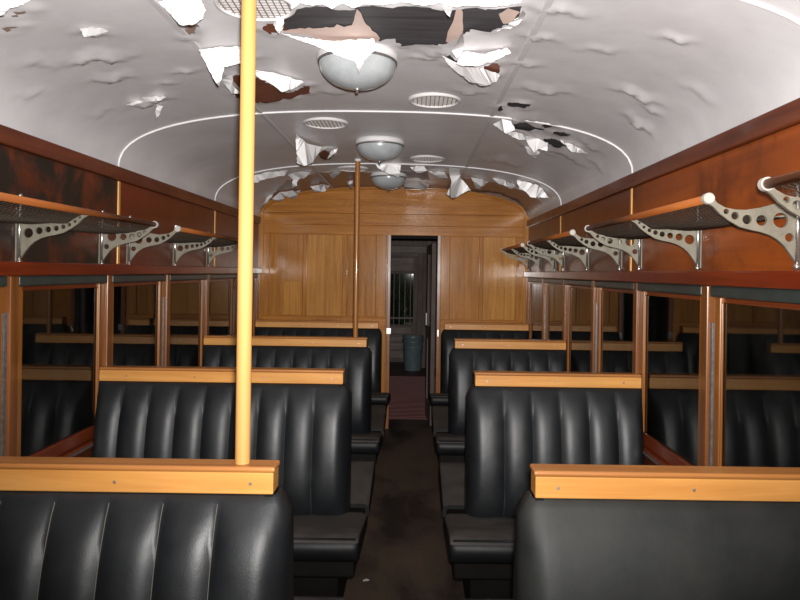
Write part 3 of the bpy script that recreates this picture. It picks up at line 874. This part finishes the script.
# bucket on the vestibule floor
bz = 1.5 * F_PX / (370 - 272)
bk = empty('bucket', (px_x(414, bz), bz, 0), 'grey metal bucket standing on the floor beyond the doorway', 'bucket')
MB().lathe([(0.0, 0.0), (0.128, 0.0), (0.132, 0.01), (0.158, 0.50), (0.164, 0.505), (0.164, 0.525), (0.156, 0.525), (0.15, 0.49), (0.124, 0.02), (0.0, 0.02)], n=28).build('body', BUCKETM, bk, True)
for h in (0.36, 0.44):
    r_ = 0.132 + 0.026 * h / 0.5
    MB().lathe([(r_ + .001, h - .006), (r_ + .006, h), (r_ + .001, h + .006)], n=28).build('hoop', BUCKETM, bk, True)
MB().tube([(0.165 * math.cos(t), -0.02 - 0.09 * math.sin(t), 0.47 - 0.13 * math.sin(t)) for t in np.linspace(0, math.pi, 14)], 0.005, 6).build('handle', CHROME, bk, True)

# maroon ribbed mat
m0, m1 = 6.93, 9.9
mt_ = empty('ribbed_mat', (0, m0, 0), 'maroon ribbed mat on the floor through the doorway', 'mat')
MB().box(-0.36, 0.36, 0, m1 - m0, 0.0005, 0.005).build('base', MATM, mt_)
mb = MB()
for k in range(40):
    mb.box(-0.355, 0.355, 0.03 + k * 0.07, 0.055 + k * 0.07, 0.005, 0.010)
rb = mb.build('ribs', MATM, mt_); rb['kind'] = 'stuff'

# ------------------------------------------------------------------ benches
BAR_T, BAR_B = ZE - 0.472, ZE - 0.538
def bench(side, yfar, n_fl, label, wall_bench=False, plain_near=False, worn=False):
    """double-sided bench; yfar is the far edge of its top rail"""
    yc = yfar - 0.04
    if side < 0: xa, xw = -0.330, XL + 0.002
    else: xa, xw = 0.298, XR - 0.002
    s = -side                    # direction from wall to aisle
    e = empty('bench_seat', ((xa + xw) / 2, yc, 0), label, 'bench seat', 'double sided bench seats along the aisle')
    ox = (xa + xw) / 2
    near_only = wall_bench
    LX0, LX1 = min(xa, xw) - ox, max(xa, xw) - ox
    # rail
    rail = MB().box(LX0, LX1, -0.032, 0.032, BAR_B, BAR_T - 0.014).build('rail', HONEY, e, bevel=0.003)
    bt = 0.012
    cx0, cx1 = (LX0 - (0.004 if s < 0 else 0), LX1 + (0.004 if s > 0 else 0))
    MB().box(cx0, cx1, -0.035, 0.035, BAR_T - 0.0135, BAR_T).build('rail_cap', HONEY_CAP, e, bevel=0.006, seg=3)
    k = 0
    for xs_ in np.arange(0.055, abs(xw - xa), 0.325):
        xx = (xa - s * xs_) - ox
        MB().lathe([(0.0, -0.0335), (0.0035, -0.0335), (0.0048, -0.0315)], (xx, 0, (BAR_B + BAR_T) / 2 - 0.008), 10, 'y').build('screw', SCREW, rail)
    # back cushions
    prof = [(0.0, 0.012), (-0.004, -0.004), (-0.02, -0.013), (-0.05, -0.030), (-0.10, -0.050), (-0.16, -0.070), (-0.24, -0.090), (-0.32, -0.104), (-0.40, -0.112), (-0.48, -0.112), (-0.55, -0.100), (-0.62, -0.07), (-0.66, -0.03)]
    wide = 0.036
    def back(face):             # face -1 = towards the camera
        fluted = not (plain_near and face < 0)
        mat = LEATHER_WORN if (worn and face < 0) else LEATHER
        x_wall, x_aisle = xw - ox, xa - ox + s * wide
        Wd = abs(x_aisle - x_wall)
        per = 12 if fluted else 6
        nu = n_fl * per
        us = []
        for i in range(nu + 1):
            us.append(i / nu)
        vv, ff = [], []
        nz = len(prof)
        # cross-wise edge rounding columns at the aisle end
        cols = [(u, None) for u in us]
        for u in us:
            t = (u * n_fl) % 1.0 if u < 1 else 1.0
            bl = (1 - abs(2 * t - 1) ** 2.6) if fluted else 0.5
            dist_end = (1 - u) * Wd
            dist_w = u * Wd
            r_ = 0.045
            rnd_ = 1.0
            for de in (dist_end, dist_w):
                if de < r_: rnd_ = min(rnd_, math.sqrt(max(0, 1 - (1 - de / r_) ** 2)))
            for j, (dz, dy) in enumerate(prof):
                tw = min(1.0, max(0.0, -dz / 0.05))
                ue = max(0.0, (u - 1 + 1 / n_fl) * n_fl)
                x = x_wall + (xa - ox - x_wall) * u + s * wide * (0.12 + 0.88 * tw ** 0.6) * ue ** 1.5
                fade = min(1, max(0, -dz / 0.10))
                amp = 0.019 * fade * (1 if dz > -0.6 else 0.3)
                yy = -0.032 + dy * (0.35 + 0.65 * rnd_) - amp * bl * rnd_
                vv.append((x, yy if face < 0 else -yy, BAR_B + dz))
            # rear edge column (mid-plane) for closing
        for i in range(nu):
            for j in range(nz - 1):
                q = (i * nz + j, (i + 1) * nz + j, (i + 1) * nz + j + 1, i * nz + j + 1)
                ff.append(q)
        # close the two ends and back to the mid-plane
        b0 = len(vv)
        for i in (0, nu):
            for j, (dz, dy) in enumerate(prof):
                vv.append((vv[i * nz + j][0], 0.0, BAR_B + dz))
        for c, i in ((0, 0), (1, nu)):
            for j in range(nz - 1):
                ff.append((i * nz + j, i * nz + j + 1, b0 + c * nz + j + 1, b0 + c * nz + j))
        ff.append(tuple(b0 + j for j in range(0)) or (b0, b0 + nz, b0 + 2 * nz - 1, b0 + nz - 1))
        o = MB().add(vv, ff).build('backrest', mat, e, True)
        o.modifiers.new('edge', 'EDGE_SPLIT').split_angle = math.radians(60)
        if fluted:
            st = MB()
            for i in range(1, n_fl):
                c = i * per
                pts = [(vv[c * nz + j][0], vv[c * nz + j][1] + (-0.0012 if face < 0 else 0.0012), vv[c * nz + j][2]) for j in range(2, nz)]
                st.tube(pts, 0.0011, 4, False)
            st.build('stitching', THREAD if yfar < 2 else THREAD_D, o, True)
        return o
    back(-1)
    if not near_only: back(1)
    # seat cushions
    xs_a = -0.202 if side < 0 else 0.155
    def seat(face):
        y_in, y_out = 0.06, 0.58
        zt, zj, th = ZE - 1.055, ZE - 1.135, 0.105
        prof2 = [(y_in, zj - 0.06), (y_in, zj), (y_in + 0.1, zj + 0.012), (0.42, zt - 0.008), (0.50, zt), (0.545, zt - 0.006), (0.570, zt - 0.022), (y_out, zt - 0.05), (0.572, zt - 0.085), (0.55, zt - th), (y_in, zj - 0.06)]
        prof2 = prof2[:-1]
        x0, x1 = xw - ox, xs_a - ox
        colsx = [x0, x0 + (x1 - x0) * 0.25, x0 + (x1 - x0) * 0.5, x0 + (x1 - x0) * 0.75, x1 - s * 0.03, x1 - s * 0.012, x1 - s * 0.003, x1]
        ins = [0, 0, 0, 0, 0, 0.006, 0.014, 0.028]
        vv, ff = [], []
        m_ = len(prof2)
        for cx, inn in zip(colsx, ins):
            for (py_, pz_) in prof2:
                yy = min(py_, y_out - inn)
                zz = min(pz_, (zj + (zt - zj) * min(1, max(0, (py_ - y_in) / 0.44))) - inn)
                zz = max(zz, zt - th + inn * 0.6) if py_ > 0.5 else zz
                vv.append((cx, face * yy, zz))
        for i in range(len(colsx) - 1):
            for j in range(m_):
                j2 = (j + 1) % m_
                ff.append((i * m_ + j, (i + 1) * m_ + j, (i + 1) * m_ + j2, i * m_ + j2))
        ff.append(tuple(range(m_))); ff.append(tuple((len(colsx) - 1) * m_ + j for j in range(m_)))
        o = MB().add(vv, ff).build('seat_cushion', CUSHION, e, True)
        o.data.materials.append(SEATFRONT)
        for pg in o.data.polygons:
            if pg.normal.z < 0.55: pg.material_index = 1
        o.modifiers.new('edge', 'EDGE_SPLIT').split_angle = math.radians(50)
        # piping along the front top edge
        MB().tube([(x0, face * 0.556, zt - 0.010), (x1 - s * 0.015, face * 0.556, zt - 0.012)], 0.005, 6).build('piping', LEATHER, o, True)
        return o
    seat(-1)
    if not near_only: seat(1)
    # seat frame and pedestal
    fy0, fy1 = -0.54, (0.54 if not near_only else 0.035)
    zt = ZE - 1.055 - 0.105
    MB().box(xw - ox, xs_a - ox - s * 0.02, fy0, fy1, zt - 0.07, zt + 0.005).build('seat_frame', BASEM, e, bevel=0.01)
    MB().box(xw - ox, xs_a - ox - s * 0.10, fy0 + 0.16, (fy1 - 0.16) if not near_only else fy1, 0.0, zt - 0.07).build('pedestal', BASEM, e, bevel=0.01)
    # aisle end board of the back
    MB().box(min(xa - ox, xa - ox - s * 0.02), max(xa - ox, xa - ox - s * 0.02), -0.035, 0.035, zt, BAR_B).build('end_post', BASEM, e)
    return e
B_Y = [1.70, 3.30, 4.90]
bench(-1, B_Y[0], 9, 'black fluted leather bench at front left, its honey rail carrying the big cream pole', worn=False)
bench(1, B_Y[0], 6, 'worn grey-black bench at front right with smooth unfluted back', plain_near=True, worn=True)
bench(-1, B_Y[1], 9, 'black fluted leather bench directly behind the cream pole, second on the left of the aisle')
bench(1, B_Y[1], 6, 'black fluted leather bench right of the aisle behind the smooth-backed bench')
bench(-1, B_Y[2], 9, 'black leather bench on the left whose rail carries the thin far pole')
bench(1, B_Y[2], 6, 'black leather bench third on the right of the aisle, two rows behind the smooth-backed one')
bench(-1, Y_END - 0.022, 9, 'black bench against the end partition, left of the doorway', True)
bench(1, Y_END - 0.022, 6, 'black bench against the end partition, right of the doorway', True)

# ------------------------------------------------------------------ poles
POLE_B = wood('pole_brown_wood', srgb(132, 82, 34), srgb(164, 108, 52), 'z', 0.35, 0.5)
def pole(y, lab, mat=POLE):
    x = -0.412
    zt = arch(x)
    e = empty('grab_pole', (x, y, BAR_T), lab, 'pole', 'upright grab poles on bench rails')
    MB().lathe([(0.0, 0.0005), (0.018, 0.0005), (0.018, zt - BAR_T - 0.012), (0, zt - BAR_T - 0.012)], n=24).build('shaft', mat, e, True).modifiers.new('edge', 'EDGE_SPLIT')
    MB().lathe([(0.0, zt - BAR_T - 0.02), (0.020, zt - BAR_T - 0.02), (0.026, zt - BAR_T - 0.004), (0.0, zt - BAR_T - 0.004)], n=24).build('ceiling_socket', PAINT_OLD, e, True)
    return e
pole(B_Y[0] - 0.04, 'thick cream pole rising from the front left bench rail to the ceiling')
pole(B_Y[2] - 0.04, 'thin brown pole near the end partition, on the third left bench rail', POLE_B)

# ------------------------------------------------------------------ luggage racks
def bracket_mesh(mid):
    top = [(.262, .232), (.25, .226), (.235, .207), (.212, .194), (.185, .189), (.155, .188), (.113, .195), (.07, .207), (.04, .218), (.012, .222)]
    bot = [(.006, .036), (.016, .05), (.028, .068), (.045, .09), (.062, .105), (.085, .118), (.113, .127), (.14, .132), (.17, .140), (.20, .157), (.226, .176), (.245, .196), (.262, .206)]
    if mid:
        top = [(u, z) if u > .2 else (u, z - 0.014) if u > .15 else (u, 0.176) for (u, z) in top]
        holes = [(.232, .199, .0045), (.214, .183, .006), (.193, .171, .0075), (.170, .163, .009), (.144, .157, .0105), (.114, .152, .0115), (.08, .147, .0135), (.040, .138, .0185)]
    else:
        holes = [(.209, .183, .008), (.184, .171, .011), (.150, .161, .0135), (.109, .159, .0155), (.055, .160, .0215), (.030, .112, .0125)]
    bm = bmesh.new()
    es = []
    def loop(pts):
        vs_ = [bm.verts.new((u, 0, z)) for u, z in pts]
        for i in range(len(vs_)): es.append(bm.edges.new((vs_[i], vs_[(i + 1) % len(vs_)])))
    loop(top + bot)
    for (u, z, r) in holes:
        loop([(u + r * math.cos(2 * math.pi * k / 14), z + r * math.sin(2 * math.pi * k / 14)) for k in range(14)])
    bmesh.ops.triangle_fill(bm, edges=es, use_beauty=True)
    r = bmesh.ops.extrude_face_region(bm, geom=bm.faces[:])
    for v in [q for q in r['geom'] if isinstance(q, bmesh.types.BMVert)]: v.co.y += 0.010
    for v in bm.verts: v.co.y -= 0.005
    bmesh.ops.recalc_face_normals(bm, faces=bm.faces)
    # boss round the rod end
    me = bpy.data.meshes.new('bracket'); bm.to_mesh(me); bm.free()
    return me
BR = {m: bracket_mesh(m) for m in (False, True)}
BRL = {}
for m in (False, True):
    me = BR[m].copy()
    bm = bmesh.new(); bm.from_mesh(me)
    for v in bm.verts: v.co.x = -v.co.x
    bmesh.ops.reverse_faces(bm, faces=bm.faces)
    bm.to_mesh(me); bm.free(); BRL[m] = me
for d in (BR, BRL):
    for m in d.values(): m.materials.append(METAL)

def net_z(u):
    """height of the net over the ledge as a function of distance from the wall"""
    return float(np.interp(u, [0, .03, .07, .113, .155, .20, .235, .257], [.175, .170, .172, .176, .180, .189, .205, .219]))
def rack(side, y0, y1, label):
    zl = 0.0 if side > 0 else -0.012
    xw = (XR - 0.004) if side > 0 else (XL + 0.004)
    s = -side
    ym = (y0 + y1) / 2
    e = empty('luggage_rack', (xw, ym, ZE + zl), label, 'luggage rack', 'wall mounted luggage racks')
    # note: local x towards the room = s*u
    MB().tube([(s * .257, y0 - ym + .008, .219), (s * .257, y1 - ym - .008, .219)], 0.0125, 12).build('rod', ROD, e, True)
    MB().tube([(s * .012, y0 - ym, .176), (s * .012, y1 - ym, .176)], 0.005, 8).build('back_rod', METAL, e, True)
    for k, yy in enumerate((y0, ym, y1)):
        me = (BR if s > 0 else BRL)[k == 1]
        b = bpy.data.objects.new('bracket', me); COL.objects.link(b); b.parent = e; b.location = (0, yy - ym, 0)
        if k != 1:
            d = -1 if k == 0 else 1
            MB().lathe([(0, 0.009 * d), (0.0135, 0.009 * d), (0.0165, 0.005 * d), (0.0165, -0.012 * d), (0, -0.012 * d)], (s * .257, 0, .219), 18, 'y').build('end_cap', CAPM, b, False)
        MB().tube([(s * .011, -0.011, .03), (s * .011, -0.011, .275)], 0.0055, 8).build('upright', CHROME, b, True)
        for zz in (.03, .275):
            MB().lathe([(0, zz - .010), (.007, zz - .008), (.0095, zz), (.007, zz + .008), (0, zz + .010)], (s * .012, -0.011, 0), 10).build('finial', CHROME, b, True)
        MB().box(0, s * 0.004, -0.02, 0.006, .03, .23).build('wall_plate', METAL, b, bevel=0.001)
    # diamond net
    st = MB()
    W = .245
    L = y1 - y0
    pitch = 0.024
    for dr in (1, -1):
        nst = int((L + W) / pitch)
        for i in range(nst + 1):
            ya = i * pitch - (W if dr > 0 else 0)
            pts = []
            for k in range(7):
                u = 0.012 + W * k / 6
                yy = ya + (u if dr > 0 else -u) + (0 if dr > 0 else 0)
                if 0.004 <= yy <= L - 0.004:
                    sag = -0.010 * math.sin(math.pi * ((yy / (L / 2)) % 1.0)) * math.sin(math.pi * (u / .27))
                    pts.append((s * u, y0 + yy - ym, net_z(u) + sag))
            if len(pts) > 1: st.tube(pts, 0.0015, 3, False)
    nn = st.build('net', NETM, e, True)
    return e
RK = [(0.25, 1.61), (1.92, 3.26), (3.57, 4.92), (5.22, 6.42)]
rl = {1: ['luggage rack at the right edge, nearest the photographer, with only its far end in view',
          'large luggage rack in full view over the near right windows',
          'third luggage rack along the right wall, starting just past the gold batten',
          'small far luggage rack on the right wall next to the end partition'],
      -1: ['', 'luggage rack on the left wall, nearest to the photographer, running off the left edge',
           'luggage rack on the left wall partly hidden behind the cream pole',
           '']}
for sd in (1, -1):
    for k, (a_, b_) in enumerate(RK):
        if sd < 0: a_, b_ = a_ - 0.04, b_ - 0.04
        if rl[sd][k]: rack(sd, a_, b_, rl[sd][k])

# ------------------------------------------------------------------ ceiling lamps
def lamp(y, lab):
    zt = arch(XC)
    e = empty('ceiling_lamp', (XC - 0.02, y, zt), lab, 'ceiling lamp', 'domed ceiling lamps along the middle')
    MB().lathe([(0, 0.0), (0.145, 0.0), (0.150, -0.008), (0.150, -0.026), (0.141, -0.032), (0.0, -0.032)], n=40).build('base_ring', PAINT_OLD, e, True).modifiers.new('edge', 'EDGE_SPLIT')
    pr = [(0.143 * math.cos(t), -0.032 - 0.098 * math.sin(t) ** 0.92) for t in np.linspace(0.02, math.pi / 2, 14)]
    MB().lathe([(0.143, -0.030)] + pr, n=40).build('bowl', BOWL, e, True)
    MB().lathe([(0.1425, -0.028), (0.148, -0.031), (0.147, -0.038), (0.1425, -0.039)], n=40).build('rim', TRACK, e, True)
    MB().lathe([(0.0, -0.127), (0.011, -0.128), (0.012, -0.134), (0.006, -0.137), (0.007, -0.144), (0.0, -0.148)], n=14).build('finial', CHROME, e, True)
    return e
lamp(2.52, 'large domed ceiling lamp nearest the photographer with torn paint over it')
lamp(4.18, 'middle domed ceiling lamp between the two rows of round vents')
lamp(5.60, 'farthest small ceiling lamp half hidden by hanging paint near the end partition')

# ------------------------------------------------------------------ round vents
def vent(x, y, lab):
    e = empty('ceiling_vent', (x, y, arch(x) - 0.001), lab, 'vent', 'round grilled ceiling vents')
    R_ = 0.112
    MB().lathe([(0, -0.002), (R_ - .002, -0.002)], n=32).build('backing', VENTB, e)
    MB().lathe([(R_ - .004, 0.002), (R_ - .004, -0.010), (R_ + .002, -0.011), (R_ + .008, -0.009), (R_ + .013, 0.002)], n=36).build('ring', VENTP, e, True)
    mb = MB()
    for k in range(-5, 6):
        t = k * 0.020
        h = math.sqrt(max(0, (R_ - .003) ** 2 - t * t))
        mb.box(t - 0.0016, t + 0.0016, -h, h, -0.0050, -0.002)
        mb.box(-h, h, t - 0.0014, t + 0.0014, -0.0042, -0.002)
    mb.build('grille', VENTG, e)
    return e
vent(-0.49, 2.05, 'round ceiling vent behind the top of the cream pole')
vent(-0.49, 3.68, 'round ceiling vent left of the middle, just past the first rib')
vent(-0.49, 5.30, 'small round ceiling vent beside the top of the far pole')
vent(0.085, 3.16, 'round ceiling vent right of the nearest ceiling lamp')
vent(0.085, 4.79, 'round ceiling vent to the right of the middle ceiling lamp')

# ------------------------------------------------------------------ paint chips on the floor
for k, (px, py) in enumerate([(366, 580)]):
    d = ray(px, py)
    t = (0.003 - CAM.z) / d.z
    p = CAM + d * t
    mb = MB().add([(-.016, -.006, 0), (.004, -.012, .003), (.018, .002, .001), (.002, .011, .004), (-.012, .008, .001)], [(0, 1, 2, 3, 4)])
    o = mb.build('paint_chip', SEAMP)
    o.location = (p.x, p.y, 0.001)
    o.modifiers.new('thickness', 'SOLIDIFY').thickness = 0.001
    tag(o, ('small pale paint chip on the aisle floor beside the second left bench', 'small pale paint chip lying in the middle of the aisle floor')[k], 'paint chip')
